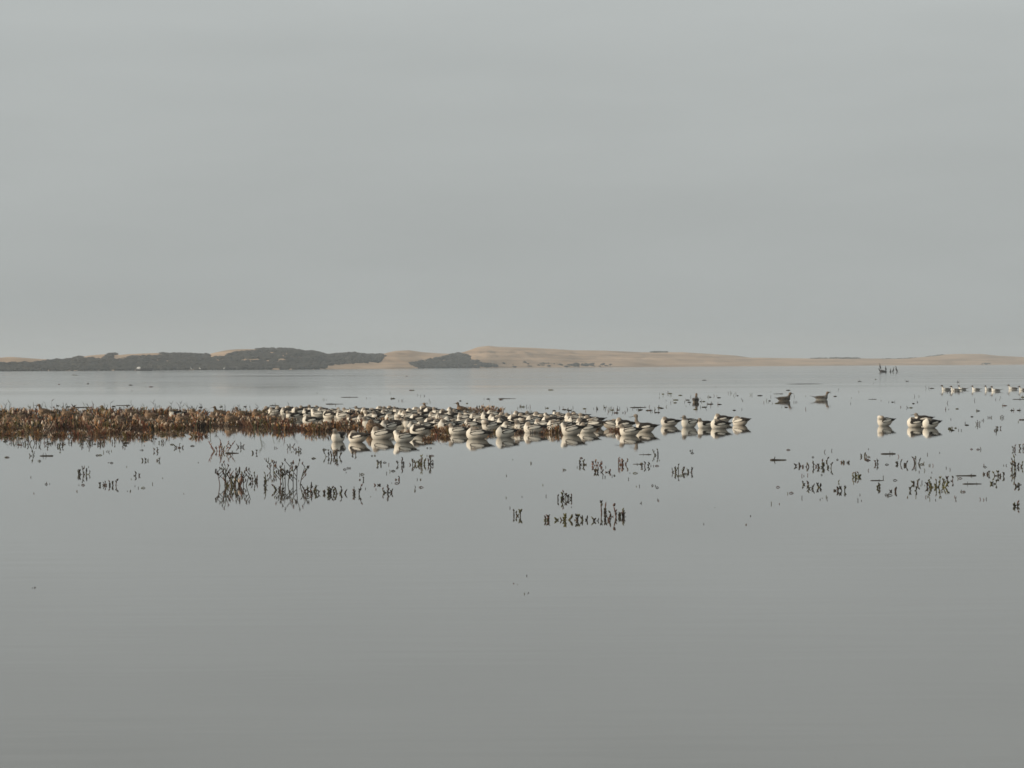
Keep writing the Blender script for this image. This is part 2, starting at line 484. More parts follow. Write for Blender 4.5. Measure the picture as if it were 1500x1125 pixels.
def avocet_meshes(kind, side=1, dark=False):
    """one plumage pattern, four ways of holding the head; +X is forward, z = 0 the waterline"""
    pr = [ell((0.0, 0, 0.080), (0.165, 0.092, 0.092), 0.10), ell((0.085, 0, 0.082), (0.090, 0.083, 0.088)),
          cone((-0.10, 0, 0.105), (-0.215, 0, 0.108), 0.055, 0.014, 0.7)]
    bill = []
    if kind == 'tucked':
        pr += [cone((0.128, 0, 0.12), (0.118, side * 0.010, 0.168), 0.052, 0.035),
               ell((0.088, side * 0.026, 0.182), (0.044, 0.030, 0.030), 0.25, math.pi - side * 0.35)]
        head = np.array((0.088, side * 0.026, 0.186))
        bill = [((0.050, side * 0.044, 0.178), (0.000, side * 0.054, 0.162), 0.0055, 0.004)]
    elif kind == 'buried':
        pr += [cone((0.120, 0, 0.115), (0.100, side * 0.012, 0.152), 0.056, 0.042),
               ell((0.050, side * 0.022, 0.170), (0.046, 0.032, 0.028), 0.15, math.pi - side * 0.25)]
        head = np.array((0.050, side * 0.022, 0.170))
        bill = [((0.014, side * 0.036, 0.164), (-0.03, side * 0.044, 0.158), 0.005, 0.004)]
    elif kind == 'hunched':
        pr += [cone((0.130, 0, 0.12), (0.138, 0, 0.176), 0.052, 0.034),
               ell((0.148, side * 0.004, 0.195), (0.043, 0.030, 0.031), 0.12, side * 0.2)]
        head = np.array((0.148, side * 0.004, 0.200))
        bill = [((0.19, side * 0.012, 0.195), (0.24, side * 0.022, 0.184), 0.0055, 0.0045), ((0.24, side * 0.022, 0.184), (0.282, side * 0.03, 0.186), 0.0045, 0.0022)]
    elif kind == 'preening':
        pr += [cone((0.130, 0, 0.12), (0.155, side * 0.03, 0.178), 0.052, 0.034), cone((0.155, side * 0.03, 0.178), (0.115, side * 0.085, 0.180), 0.034, 0.029),
               ell((0.100, side * 0.10, 0.168), (0.044, 0.030, 0.032), 0.5, math.pi - side * 0.25)]
        head = np.array((0.100, side * 0.10, 0.168))
        bill = [((0.066, side * 0.108, 0.150), (0.01, side * 0.104, 0.118), 0.0055, 0.003)]
    else:
        pr += [cone((0.125, 0, 0.12), (0.180, 0, 0.20), 0.050, 0.026), cone((0.180, 0, 0.20), (0.170, 0, 0.270), 0.026, 0.022),
               ell((0.190, 0, 0.288), (0.042, 0.027, 0.028), 0.15)]
        head = np.array((0.190, 0, 0.288))
        bill = [((0.225, 0, 0.281), (0.28, 0, 0.264), 0.0055, 0.004), ((0.28, 0, 0.264), (0.335, 0, 0.270), 0.004, 0.002)]
    V, F = skin(pr, 0.0105, 0.028)
    C = tint(V, WHITE)
    # flanks turning darker tan-grey low at the rear, grey-brown crown and hind neck, pale throat
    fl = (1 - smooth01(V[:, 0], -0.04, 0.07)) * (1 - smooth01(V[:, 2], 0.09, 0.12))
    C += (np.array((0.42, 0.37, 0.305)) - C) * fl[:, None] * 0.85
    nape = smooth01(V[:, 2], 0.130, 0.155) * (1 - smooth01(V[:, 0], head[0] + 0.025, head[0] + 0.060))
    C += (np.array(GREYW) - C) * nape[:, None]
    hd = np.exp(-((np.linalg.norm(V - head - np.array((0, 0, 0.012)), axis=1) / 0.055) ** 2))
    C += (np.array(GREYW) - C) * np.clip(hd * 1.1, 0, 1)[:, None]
    # black mantle stripes either side of a pale back line
    ay = np.abs(V[:, 1])
    st = smooth01(ay, 0.008, 0.014) * smooth01(V[:, 2], 0.105, 0.115) * (1 - smooth01(V[:, 0], 0.09, 0.115)) * (np.linalg.norm(V - head, axis=1) > 0.052)
    C += (np.array(BLACK) * 1.2 - C) * st[:, None]
    tl = smooth01(-V[:, 0], 0.15, 0.19)
    C += (np.array((0.34, 0.31, 0.27)) - C) * tl[:, None]
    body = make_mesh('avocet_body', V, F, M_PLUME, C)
    wings = []
    for s in (-1, 1):
        wp = [ell((-0.005, s * 0.074, 0.114), (0.122, 0.028, 0.052), 0.10, s * 0.08), ell((-0.10, s * 0.055, 0.112), (0.11, 0.024, 0.034), 0.06, s * 0.22),
              cone((-0.15, s * 0.038, 0.118), (-0.275, s * 0.004, 0.132), 0.026, 0.006, 0.8)]
        V, F = skin(wp, 0.0072, 0.02)
        C = tint(V, BLACK)
        z = V[:, 2] + 0.12 * (V[:, 0] + 0.02)
        e = ((V[:, 0] + (0.03 if dark else 0.005)) / (0.085 if dark else 0.108)) ** 2 + ((z - (0.104 if dark else 0.110)) / (0.016 if dark else 0.024)) ** 2
        band = 1 - smooth01(e, 0.75, 1.1)
        if not dark:
            band = np.maximum(band, smooth01(z, 0.143, 0.147) * (1 - smooth01(z, 0.153, 0.157)) * (1 - smooth01(-V[:, 0], 0.06, 0.09)) * 0.8)
        C += (np.array(WHITE) * 1.05 - C) * band[:, None]
        low = (1 - smooth01(z, 0.078, 0.085)) * smooth01(V[:, 0], -0.19, -0.14)
        C += (np.array((0.6, 0.55, 0.47)) - C) * low[:, None]
        wings.append(make_mesh('avocet_wing', V, F, M_PLUME, C))
    bp = [cone(*b) for b in bill]
    V, F = skin(bp, 0.0030, 0.002)
    bm_ = make_mesh('avocet_bill', V, F, M_HORN, tint(V, (0.03, 0.028, 0.027)))
    return [('body', body), ('wing', wings[0]), ('wing', wings[1]), ('bill', bm_)]

def place_tree(name, parts, loc, rz, s, tilt=0.0):
    t = empty(name, loc, rz, s)
    t.rotation_euler = (0, tilt, rz)
    for pn, me in parts:
        mobj(pn, me, t)
    return t

AV = {}
for kd in ('tucked', 'buried', 'hunched', 'preening', 'alert'):
    for sd in (-1, 1):
        for dk in (False, True):
            AV[(kd, sd, dk)] = avocet_meshes(kd, sd, dk)

ORD = ['first', 'second', 'third', 'fourth', 'fifth', 'sixth', 'seventh', 'eighth', 'ninth', 'tenth', 'eleventh', 'twelfth', 'thirteenth',
       'fourteenth', 'fifteenth', 'sixteenth', 'seventeenth', 'eighteenth', 'nineteenth', 'twentieth', 'twenty-first', 'twenty-second',
       'twenty-third', 'twenty-fourth', 'twenty-fifth', 'twenty-sixth', 'twenty-seventh', 'twenty-eighth', 'twenty-ninth', 'thirtieth'] + ['thirty-' + w for w in ('first', 'second', 'third', 'fourth', 'fifth', 'sixth', 'seventh', 'eighth', 'ninth')] + ['fortieth'] + ['forty-' + w for w in ('first', 'second', 'third', 'fourth', 'fifth', 'sixth', 'seventh', 'eighth', 'ninth')]

# (x, waterline y, heading in degrees (180 = towards the left edge, 270 = towards the camera), pose, lift)
T, H, P, A = 'tucked', 'hunched', 'preening', 'alert'
FRONT = [(496, 647, 235, H), (525, 648, 192, T), (561, 643.5, 195, T), (593, 648, 200, P), (616, 638, 184, T), (672, 637, 205, H), (700, 643, 183, T),
         (741, 641, 190, T), (769, 633, 195, H), (839, 637.5, 188, P), (862, 634, 176, T)]
MIDDLE = [(456, 621.5, 186, T), (545, 627, 215, H), (570, 632.5, 190, T), (602, 627, 205, H), (607, 632, 215, T), (635, 625, 184, T), (670, 628, 210, H),
          (682, 624, 188, T), (705, 627, 196, T), (720, 630, 200, P), (739, 627.5, 190, T), (796, 629.5, 194, T), (829, 630, 200, H), (856, 628, 186, T),
          (656, 631, 200, T), (757, 622, 185, T), (783, 622, 195, T), (520, 619, 205, H), (535, 620, 190, T), (580, 627, 20, T), (590, 622, 188, P), (622, 631, 195, T), (646, 628, 190, T), (660, 624, 250, T), (692, 629, 186, T), (730, 623, 200, T), (748, 633, 186, T), (773, 627, 192, P), (783, 634, 184, T), (808, 625, 190, T), (815, 631, 196, T), (845, 624, 186, T), (871, 628, 182, T)]
BACK = [(403, 608, 190, T), (413, 606, 188, T), (431, 614, 215, H), (447, 605, 186, T), (460, 606, 205, H), (475, 609, 190, T), (483, 613, 170, T), (498, 613, 182, T),
        (509, 608, 190, T), (530, 606, 200, H), (539, 611, 188, T), (549, 607, 195, T), (555, 616, 205, H), (567, 611, 195, T), (577, 606, 190, T), (586, 607, 200, H),
        (594, 613, 190, T), (604, 609, 198, T), (613, 607, 190, T), (623, 613, 205, H), (633, 609, 190, T), (644, 610, 205, H), (654, 612, 195, T), (663, 608, 190, T),
        (673, 612, 205, H), (689, 613, 195, H), (699, 617, 188, T), (640, 616, 190, T), (575, 618, 186, T), (613, 619, 190, T), (421, 609, 190, T), (438, 609, 200, T), (467, 612, 186, P), (489, 608, 10, T), (519, 611, 195, T), (545, 614, 190, P), (560, 606, 188, T), (570, 607, 215, H), (600, 616, 190, T), (625, 607, 186, T), (650, 617, 192, T), (665, 615, 200, T), (681, 617, 186, T), (396, 606, 188, T), (426, 605, 182, T), (453, 610, 186, T), (468, 605, 190, T), (504, 614, 186, T)]
REAR = [(716, 617, 190, T), (728, 618, 200, T), (741, 616, 186, T), (752, 618, 200, H), (771, 618, 188, T), (782, 616, 200, H), (793, 618, 190, T), (806, 618, 205, T),
        (816, 620, 188, T), (829, 619, 196, H), (841, 620, 190, T), (857, 620, 186, T), (869, 623, 184, T), (723, 613, 195, T), (735, 621, 186, T), (762, 615, 190, T), (800, 621, 196, T), (822, 616, 186, P), (849, 617, 190, T)]
GAP = [(894, 628, 352, T), (914, 628, 200, T), (923, 638, 192, H), (946, 633, 185, A)]
TAILG = [(981, 624, 190, T), (1010, 626, 225, H), (1034, 627, 186, H), (1054, 628, 195, T), (1058, 619, 184, T), (1085, 623, 182, T)]
PAIRS = [(1297, 624, 188, P), (1341, 626, 182, T), (1352, 619, 196, H), (1364, 627, 205, T)]

POSE_WORD = {T: 'head tucked back', H: 'head drawn in', P: 'bill in its feathers', A: 'head and bill raised'}
random.seed(21)
def place_birds(lst, label_fn, group):
    order = sorted(range(len(lst)), key=lambda i: lst[i][0])
    rank = {i: r for r, i in enumerate(order)}
    for i, (x, y, hd, pose) in enumerate(lst):
        sd = random.choice((-1, 1, 1))
        p = gp(x, y)
        s = random.uniform(0.92, 1.08)
        lift = random.uniform(-0.022, -0.004)
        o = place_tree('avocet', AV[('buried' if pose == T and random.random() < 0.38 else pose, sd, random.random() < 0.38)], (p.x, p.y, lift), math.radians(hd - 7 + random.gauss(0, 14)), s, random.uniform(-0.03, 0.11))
        o.scale = (s * random.uniform(0.90, 1.02), s * random.uniform(0.95, 1.05), s * random.uniform(0.96, 1.09))
        tag(o, label_fn(rank[i], pose), 'avocet', group)
G = 'avocets resting in the flock'
place_birds(FRONT, lambda r, p: f'black and white avocet, {POSE_WORD[p]}, {ORD[r]} from left in nearest flock row', G)
place_birds(MIDDLE, lambda r, p: f'black and white avocet, {POSE_WORD[p]}, {ORD[r]} from left in middle flock row', G)
place_birds(BACK, lambda r, p: f'avocet, {POSE_WORD[p]}, in back row behind weeds, {ORD[r]} from left', G)
place_birds(REAR, lambda r, p: f'avocet, {POSE_WORD[p]}, back row at right half of flock, {ORD[r]} from left', G)
place_birds(GAP, lambda r, p: f'avocet, {POSE_WORD[p]}, in the four just past the flock gap, {ORD[r]} from left', G)
place_birds(TAILG, lambda r, p: f'avocet, {POSE_WORD[p]}, in the loose right tail of the flock, {ORD[r]} from left', G)
PL = ['lone black and white avocet sitting apart right of the flock', 'avocet with head tucked, left bird of the far right trio',
      'avocet behind the other two birds of the far right trio', 'avocet with white striped side, right bird of the far right trio']
place_birds(PAIRS, lambda r, p: PL[r], G)

# ------------------------------------------------------------------ mottled brown shorebirds roosting in the weeds
def brown_meshes(kind):
    pr = [ell((0.0, 0, 0.095), (0.155, 0.088, 0.092), -0.12), ell((0.075, 0, 0.10), (0.085, 0.082, 0.088)), cone((-0.09, 0, 0.11), (-0.205, 0, 0.095), 0.05, 0.014, 0.7)]
    if kind == 'tucked':
        pr += [cone((0.11, 0, 0.14), (0.105, 0.01, 0.20), 0.05, 0.034), ell((0.075, 0.028, 0.212), (0.042, 0.03, 0.03), 0.2, math.pi - 0.35)]
        bill = [cone((0.04, 0.04, 0.203), (-0.02, 0.05, 0.18), 0.005, 0.004)]
        head = np.array((0.075, 0.028, 0.212))
    else:
        pr += [cone((0.115, 0, 0.14), (0.15, 0, 0.235), 0.046, 0.026), ell((0.165, 0, 0.262), (0.042, 0.027, 0.029), 0.1)]
        bill = [cone((0.20, 0, 0.257), (0.295, 0, 0.238), 0.006, 0.003)]
        head = np.array((0.165, 0, 0.262))
    V, F = skin(pr, 0.011, 0.03)
    C = tint(V, (0.27, 0.175, 0.105))
    up = smooth01(V[:, 2], 0.12, 0.19)
    C += (np.array((0.15, 0.10, 0.065)) - C) * up[:, None]
    hd = np.exp(-((np.linalg.norm(V - head, axis=1) / 0.05) ** 2))
    C += (np.array((0.24, 0.17, 0.115)) - C) * hd[:, None]
    body = make_mesh('brown_body', V, F, M_MOTTLE, C)
    w = []
    for s in (-1, 1):
        V, F = skin([ell((-0.02, s * 0.064, 0.12), (0.115, 0.028, 0.055), 0.0, s * 0.1), cone((-0.10, s * 0.045, 0.115), (-0.235, s * 0.008, 0.105), 0.03, 0.007, 0.8)], 0.0105, 0.02)
        C = tint(V, (0.155, 0.10, 0.062))
        C += (np.array((0.06, 0.042, 0.03)) - C) * smooth01(-V[:, 0], 0.1, 0.17)[:, None]
        w.append(make_mesh('brown_wing', V, F, M_MOTTLE, C))
    V, F = skin(bill, 0.003, 0.002)
    b = make_mesh('brown_bill', V, F, M_HORN, tint(V, (0.06, 0.045, 0.04)))
    return [('body', body), ('wing', w[0]), ('wing', w[1]), ('bill', b)]
BR = {k: brown_meshes(k) for k in ('tucked', 'alert')}
BROWN = [(34, 619, 190, 'tucked'), (66, 611, 200, 'alert'), (100, 612, 185, 'tucked'), (131, 622, 195, 'tucked'), (160, 611, 190, 'alert'), (192, 613, 200, 'tucked'),
         (222, 615, 190, 'tucked'), (240, 624, 205, 'tucked'), (286, 616, 185, 'tucked'), (316, 619, 190, 'tucked'), (323, 611, 200, 'alert'), (356, 613, 185, 'alert'),
         (379, 614, 195, 'tucked'), (392, 621, 190, 'tucked'), (18, 624, 200, 'tucked'), (82, 623, 188, 'tucked'), (148, 624, 192, 'tucked'), (178, 625, 205, 'tucked'), (205, 624, 186, 'tucked'), (268, 623, 195, 'tucked'), (300, 621, 200, 'tucked'), (340, 622, 185, 'tucked'), (548, 634, 200, 'tucked'), (629, 606, 175, 'alert'), (677, 606, 200, 'alert')]
BROWN = sorted(BROWN)
random.seed(5)
for i, (x, y, hd, k) in enumerate(BROWN):
    p = gp(x, y)
    o = place_tree('shorebird', BR[k], (p.x, p.y, random.uniform(-0.01, 0.02)), math.radians(hd + random.uniform(-15, 15)), random.uniform(0.92, 1.02), random.uniform(-0.08, 0.05))
    if i < 22:
        lb = f'mottled brown shorebird, {"head tucked" if k == "tucked" else "head up"}, among the brown weeds, {ORD[i]} from left'
    else:
        lb = ['mottled brown shorebird crouching behind the front avocets at left', 'brown shorebird with head up above the back avocets', 'brown shorebird between two pale avocet necks at the back'][i - 22]
    tag(o, lb, 'shorebird', 'brown shorebirds roosting among the weeds')
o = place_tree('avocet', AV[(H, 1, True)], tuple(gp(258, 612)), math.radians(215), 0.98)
tag(o, 'single white avocet standing among the brown weeds at left', 'avocet', G)

# ------------------------------------------------------------------ dabbling ducks
def duck_meshes(drake, tail_long, pale=False):
    pr = [ell((0.0, 0, 0.065), (0.205, 0.098, 0.088), 0.03), ell((0.11, 0, 0.075), (0.10, 0.088, 0.085)),
          cone((-0.13, 0, 0.092), (-0.25, 0, 0.105), 0.06, 0.022, 0.7), cone((0.165, 0, 0.11), (0.205, 0, 0.235), 0.055, 0.031), ell((0.232, 0, 0.262), (0.052, 0.034, 0.036), 0.1)]
    V, F = skin(pr, 0.0125, 0.035)
    if drake:
        C = tint(V, (0.50, 0.48, 0.44))
        fr = smooth01(V[:, 0], 0.06, 0.11)
        C += (np.array((0.74, 0.71, 0.64)) - C) * fr[:, None]
        C += (np.array((0.12, 0.09, 0.075)) - C) * smooth01(V[:, 2], 0.115, 0.14)[:, None] * (1 - smooth01(V[:, 0], 0.05, 0.1))[:, None]
        hd = smooth01(V[:, 2], 0.205, 0.235) * (V[:, 0] > 0.1)
        C += (np.array((0.095, 0.06, 0.04)) - C) * hd[:, None]
    else:
        C = tint(V, (0.15, 0.14, 0.125) if pale else (0.085, 0.075, 0.066))
        C += (np.array((0.55, 0.52, 0.46) if pale else (0.30, 0.26, 0.21)) - C) * (1 - smooth01(V[:, 2], 0.02, 0.05))[:, None]
        hd = smooth01(V[:, 2], 0.18, 0.22) * (V[:, 0] > 0.1)
        C += (np.array((0.15, 0.105, 0.07)) - C) * hd[:, None]
    body = make_mesh('duck_body', V, F, M_PLUME if drake else M_MOTTLE, C)
    parts = [('body', body)]
    for s in (-1, 1):
        V, F = skin([ell((-0.04, s * 0.075, 0.10), (0.135, 0.028, 0.05), 0.03, s * 0.1), cone((-0.14, s * 0.05, 0.108), (-0.26, s * 0.012, 0.112), 0.03, 0.008, 0.8)], 0.0115, 0.02)
        C = tint(V, (0.17, 0.155, 0.14) if drake else (0.11, 0.09, 0.072))
        C += (np.array((0.04, 0.035, 0.03)) - C) * smooth01(-V[:, 0], 0.10, 0.18)[:, None]
        parts.append(('wing', make_mesh('duck_wing', V, F, M_MOTTLE, C)))
    V, F = skin([cone((0.27, 0, 0.258), (0.335, 0, 0.243), 0.018, 0.015, 0.55)], 0.005, 0.004)
    parts.append(('bill', make_mesh('duck_bill', V, F, M_HORN, tint(V, (0.16, 0.17, 0.18)))))
    L = 0.40 if tail_long else 0.32
    V, F = skin([cone((-0.22, 0, 0.104), (-L, 0, 0.150 if tail_long else 0.118), 0.024, 0.005, 0.6)], 0.005, 0.004)
    parts.append(('tail', make_mesh('duck_tail', V, F, M_PLUME, tint(V, (0.06, 0.05, 0.045)))))
    return parts
HEN, DRAKE, HENL = duck_meshes(False, False), duck_meshes(True, True), duck_meshes(False, True, True)
DUCKS = [(1148, 587, 3, HEN, 'dark brown duck swimming right, left one of two near the centre right', 0.96),
         (1203, 585.5, -3, HENL, 'duck with long raised tail swimming right, right one of the two', 0.96),
         (1019, 589, 80, HEN, 'dark duck seen end on, alone behind the flock tail', 1.0)]
for x, y, hd, me, lb, s in DUCKS:
    p = gp(x, y)
    tag(place_tree('duck', me, (p.x, p.y, -0.01), math.radians(hd), s), lb, 'duck', 'ducks swimming beyond the flock')
FAR_DUCKS = [(1386, 571.5, 200), (1400, 572.5, 185), (1410, 571, 205), (1430, 571.5, 188), (1448, 571.5, 215), (1459, 573, 190), (1484, 570.5, 184), (1499, 572, 200)]
random.seed(8)
for i, (x, y, hd) in enumerate(FAR_DUCKS):
    p = gp(x, y)
    tag(place_tree('duck', DRAKE, (p.x, p.y, -0.035), math.radians(hd + random.uniform(-8, 8)), random.uniform(0.80, 0.90)),
        f'white breasted duck in the far group at the right edge, {ORD[i]} from left', 'duck', 'white breasted ducks at the right edge')

# ------------------------------------------------------------------ cormorants on and beside a snag
def cormorant_meshes():
    pr = [cone((0.0, 0, 0.20), (0.12, 0, 0.46), 0.095, 0.085), cone((0.12, 0, 0.46), (0.10, 0, 0.62), 0.06, 0.036), cone((0.10, 0, 0.62), (0.15, 0, 0.74), 0.034, 0.03),
          ell((0.18, 0, 0.765), (0.06, 0.032, 0.033), -0.2)]
    V, F = skin(pr, 0.018, 0.04)
    body = make_mesh('cormorant_body', V, F, M_PLUME, tint(V, (0.03, 0.028, 0.027)))
    parts = [('body', body)]
    for s in (-1, 1):
        V, F = skin([ell((0.03, s * 0.085, 0.32), (0.06, 0.03, 0.19), 0.42), cone((0.0, s * 0.07, 0.25), (-0.09, s * 0.03, 0.10), 0.04, 0.012)], 0.018, 0.02)
        parts.append(('wing', make_mesh('cormorant_wing', V, F, M_PLUME, tint(V, (0.036, 0.032, 0.03)))))
        V, F = skin([cone((0.02, s * 0.05, 0.17), (0.03, s * 0.06, 0.0), 0.022, 0.016), cone((0.03, s * 0.06, 0.008), (0.10, s * 0.08, 0.008), 0.016, 0.012, 0.6)], 0.008, 0.01)
        parts.append(('leg', make_mesh('cormorant_leg', V, F, M_HORN, tint(V, (0.03, 0.03, 0.03)))))
    V, F = skin([cone((-0.03, 0, 0.16), (-0.14, 0, 0.02), 0.045, 0.03, 0.5)], 0.014, 0.02)
    parts.append(('tail', make_mesh('cormorant_tail', V, F, M_PLUME, tint(V, (0.03, 0.028, 0.027)))))
    V, F = skin([cone((0.22, 0, 0.775), (0.30, 0, 0.79), 0.015, 0.009), cone((0.30, 0, 0.79), (0.308, 0, 0.77), 0.008, 0.005)], 0.006, 0.006)
    parts.append(('bill', make_mesh('cormorant_bill', V, F, M_HORN, tint(V, (0.25, 0.16, 0.06)))))
    return parts
COR = cormorant_meshes()

def tube_mesh(paths, sides=5):
    """paths: list of (points, radii, colour); returns V, F, C"""
    V, F, C = [], [], []
    for pts, rad, c in paths:
        pts = [Vector(p) for p in pts]
        base = len(V)
        n = len(pts)
        for i, p in enumerate(pts):
            d = (pts[min(i + 1, n - 1)] - pts[max(i - 1, 0)])
            if d.length < 1e-9: d = Vector((0, 0, 1))
            d.normalize()
            a = d.cross(Vector((0.31, 0.95, 0.05)))
            if a.length < 1e-3: a = d.cross(Vector((1, 0, 0)))
            a.normalize(); b = d.cross(a)
            for k in range(sides):
                an = 2 * math.pi * k / sides
                V.append(p + (a * math.cos(an) + b * math.sin(an)) * rad[i]); C.append(c)
        for i in range(n - 1):
            for k in range(sides):
                k2 = (k + 1) % sides
                F.append((base + i * sides + k, base + i * sides + k2, base + (i + 1) * sides + k2, base + (i + 1) * sides + k))
        F.append(tuple(base + k for k in range(sides))[::-1])
        F.append(tuple(base + (n - 1) * sides + k for k in range(sides)))
    return V, F, np.array(C)

def log_mesh(length, r, colr, bend=0.05, stubs=2, seed=0):
    rnd = random.Random(seed)
    n = 9
    pts, rad = [], []
    for i in range(n):
        t = i / (n - 1)
        pts.append(((t - 0.5) * length, bend * length * math.sin(t * 3.0 + seed) * 0.5, r * 0.35 + bend * length * 0.15 * math.sin(t * 5 + seed)))
        rad.append(r * (1.0 - 0.55 * t) * rnd.uniform(0.85, 1.1) * (0.5 if i in (0, n - 1) else 1))
    paths = [(pts, rad, colr)]
    for s in range(stubs):
        i = rnd.randrange(2, n - 2)
        p = Vector(pts[i])
        d = Vector((rnd.uniform(-0.5, 0.5), rnd.uniform(-0.5, 0.5), 1.0)) * r * rnd.uniform(2, 4)
        paths.append(([p, p + d * 0.5, p + d], [r * 0.4, r * 0.3, r * 0.12], colr))
    return paths

p = gp(1294, 545.5)
SNAG_Y = p.y
snag = empty('driftwood_snag', (p.x, p.y, 0), 0.0, 1.15)
V, F, C = tube_mesh(log_mesh(0.80, 0.26, (0.05, 0.045, 0.04), 0.04, 0, 3), 8)
mobj('trunk', make_mesh('snag_trunk', V, F, M_WOOD, C), snag)
V, F, C = tube_mesh([([(-0.36, 0, 0.1), (-0.48, 0.03, 0.35), (-0.55, 0.02, 0.50)], [0.07, 0.055, 0.04], (0.05, 0.045, 0.04))], 6)
mobj('branch', make_mesh('snag_branch', V, F, M_WOOD, C), snag)
tag(snag, 'dark driftwood snag lying in the water carrying two black birds', 'driftwood')
def cormorant(x, dz, rz, s, lb, tilt=0.0):
    q = gp(x, 545.5)
    tag(place_tree('cormorant', COR, (q.x, SNAG_Y, dz), rz, s, tilt), lb, 'cormorant', 'cormorants far out on the water')
cormorant(1288.6, 0.42, math.radians(185), 0.95, 'black cormorant perched highest on the left end of the snag', -0.1)
cormorant(1298.6, 0.20, math.radians(100), 0.85, 'black cormorant perched on the right end of the snag')
cormorant(1307, -0.22, math.radians(70), 0.95, 'small hunched black cormorant in water just right of the snag')
cormorant(1311.5, -0.02, math.radians(20), 0.88, 'black cormorant standing in water, middle of the three off the snag')
cormorant(1319, 0.0, math.radians(160), 1.05, 'tall black cormorant standing in water farthest right of the snag')

# ------------------------------------------------------------------ far boat and pale waders along the left shore
def build_boat():
    p = gp(211, 543.2)
    L = 6.2 * p.y / 1150.0
    b = empty('boat', (p.x, p.y, 0), 0.05)
    secs = []
    N = 11
    for i in range(N):
        t = i / (N - 1)
        x = (t - 0.5) * L
        w = 0.85 * (1 - (2 * abs(t - 0.62) / 1.3) ** 2.2) * (0.35 if i == 0 else 1)
        sh = 0.55 + 0.35 * (1 - t) ** 2
        secs.append([(x, -w, sh), (x, -w * 0.8, 0.1), (x, 0, -0.15), (x, w * 0.8, 0.1), (x, w, sh), (x, w * 0.86, sh - 0.06), (x, 0, sh - 0.16), (x, -w * 0.86, sh - 0.06)])
    V = [v for s in secs for v in s]; F = []
    for i in range(N - 1):
        for k in range(8):
            k2 = (k + 1) % 8
            F.append((i * 8 + k, i * 8 + k2, (i + 1) * 8 + k2, (i + 1) * 8 + k))
    F.append(tuple(range(8))[::-1]); F.append(tuple((N - 1) * 8 + k for k in range(8)))
    mobj('hull', make_mesh('boat_hull', V, F, M_PAINT, tint(V, (0.035, 0.035, 0.04)), smooth=False), b)
    x0, x1 = -0.47 * L, -0.22 * L
    cv = [(x0, -0.3, 0.7), (x1, -0.62, 0.5), (x1, 0.62, 0.5), (x0, 0.3, 0.7), (x0 + 0.25, -0.25, 1.15), (x1 - 0.1, -0.5, 1.3), (x1 - 0.1, 0.5, 1.3), (x0 + 0.25, 0.25, 1.15)]
    cf = [(0, 1, 5, 4), (1, 2, 6, 5), (2, 3, 7, 6), (3, 0, 4, 7), (4, 5, 6, 7), (0, 3, 2, 1)]
    mobj('cuddy', make_mesh('boat_cuddy', cv, cf, M_PAINT, tint(cv, (0.78, 0.77, 0.74)), smooth=False), b)
    V, F = skin([cone((0.5 * L, 0, 0.15), (0.5 * L, 0, 0.75), 0.10, 0.13), ell((0.5 * L - 0.03, 0, 0.8), (0.24, 0.15, 0.13))], 0.04, 0.04)
    mobj('outboard_motor', make_mesh('boat_motor', V, F, M_PAINT, tint(V, (0.03, 0.03, 0.03))), b)
    tag(b, 'small dark boat with a white bow cabin off the scrub shore', 'boat')
build_boat()

def egret_meshes():
    V, F = skin([ell((0, 0, 0.55), (0.26, 0.11, 0.13), -0.35), cone((0.16, 0, 0.62), (0.24, 0, 0.80), 0.07, 0.04), cone((0.24, 0, 0.80), (0.18, 0, 0.98), 0.04, 0.033), ell((0.22, 0, 1.02), (0.07, 0.035, 0.035))], 0.022, 0.04)
    ps = [('body', make_mesh('wader_body', V, F, M_PLUME, tint(V, (0.72, 0.70, 0.66))))]
    for s in (-1, 1):
        V, F = skin([cone((0, s * 0.05, 0.45), (0.02, s * 0.05, -0.02), 0.022, 0.018)], 0.012, 0.01)
        ps.append(('leg', make_mesh('wader_leg', V, F, M_HORN, tint(V, (0.05, 0.05, 0.05)))))
    V, F = skin([cone((0.27, 0, 1.02), (0.41, 0, 1.0), 0.018, 0.008)], 0.008, 0.006)
    ps.append(('bill', make_mesh('wader_bill', V, F, M_HORN, tint(V, (0.5, 0.35, 0.08)))))
    return ps
EG = egret_meshes()
for x, y, hd, lb in [(280.5, 543.0, 200, 'pale wading bird on the far left shore, leftmost of three'), (293, 542.8, 170, 'pale wading bird on the far left shore, middle of three'), (328, 542.6, 10, 'pale wading bird on the far left shore, rightmost of three')]:
    p = gp(x, y)
    tag(place_tree('wading_bird', EG, (p.x, p.y, 0.0), math.radians(hd), 1.05), lb, 'bird', 'pale wading birds on the far shore')

# ------------------------------------------------------------------ glasswort
PAL_BED = [((0.125, 0.064, 0.034), 5), ((0.20, 0.078, 0.042), 5), ((0.30, 0.145, 0.050), 3), ((0.15, 0.112, 0.034), 2.5), ((0.48, 0.37, 0.26), 1.5), ((0.038, 0.027, 0.019), 4), ((0.31, 0.21, 0.125), 2)]
PAL_TWIG = [((0.04, 0.033, 0.024), 6), ((0.10, 0.055, 0.042), 2), ((0.085, 0.08, 0.035), 2)]
PAL_OLIVE = [((0.13, 0.12, 0.045), 4), ((0.075, 0.07, 0.035), 3), ((0.10, 0.065, 0.04), 1)]
PAL_RED = [((0.19, 0.085, 0.055), 4), ((0.09, 0.05, 0.035), 3), ((0.12, 0.095, 0.04), 1), ((0.36, 0.25, 0.17), 1)]
PAL_STRAW = [((0.44, 0.34, 0.25), 2), ((0.22, 0.14, 0.09), 2), ((0.10, 0.058, 0.038), 4), ((0.17, 0.13, 0.05), 2)]
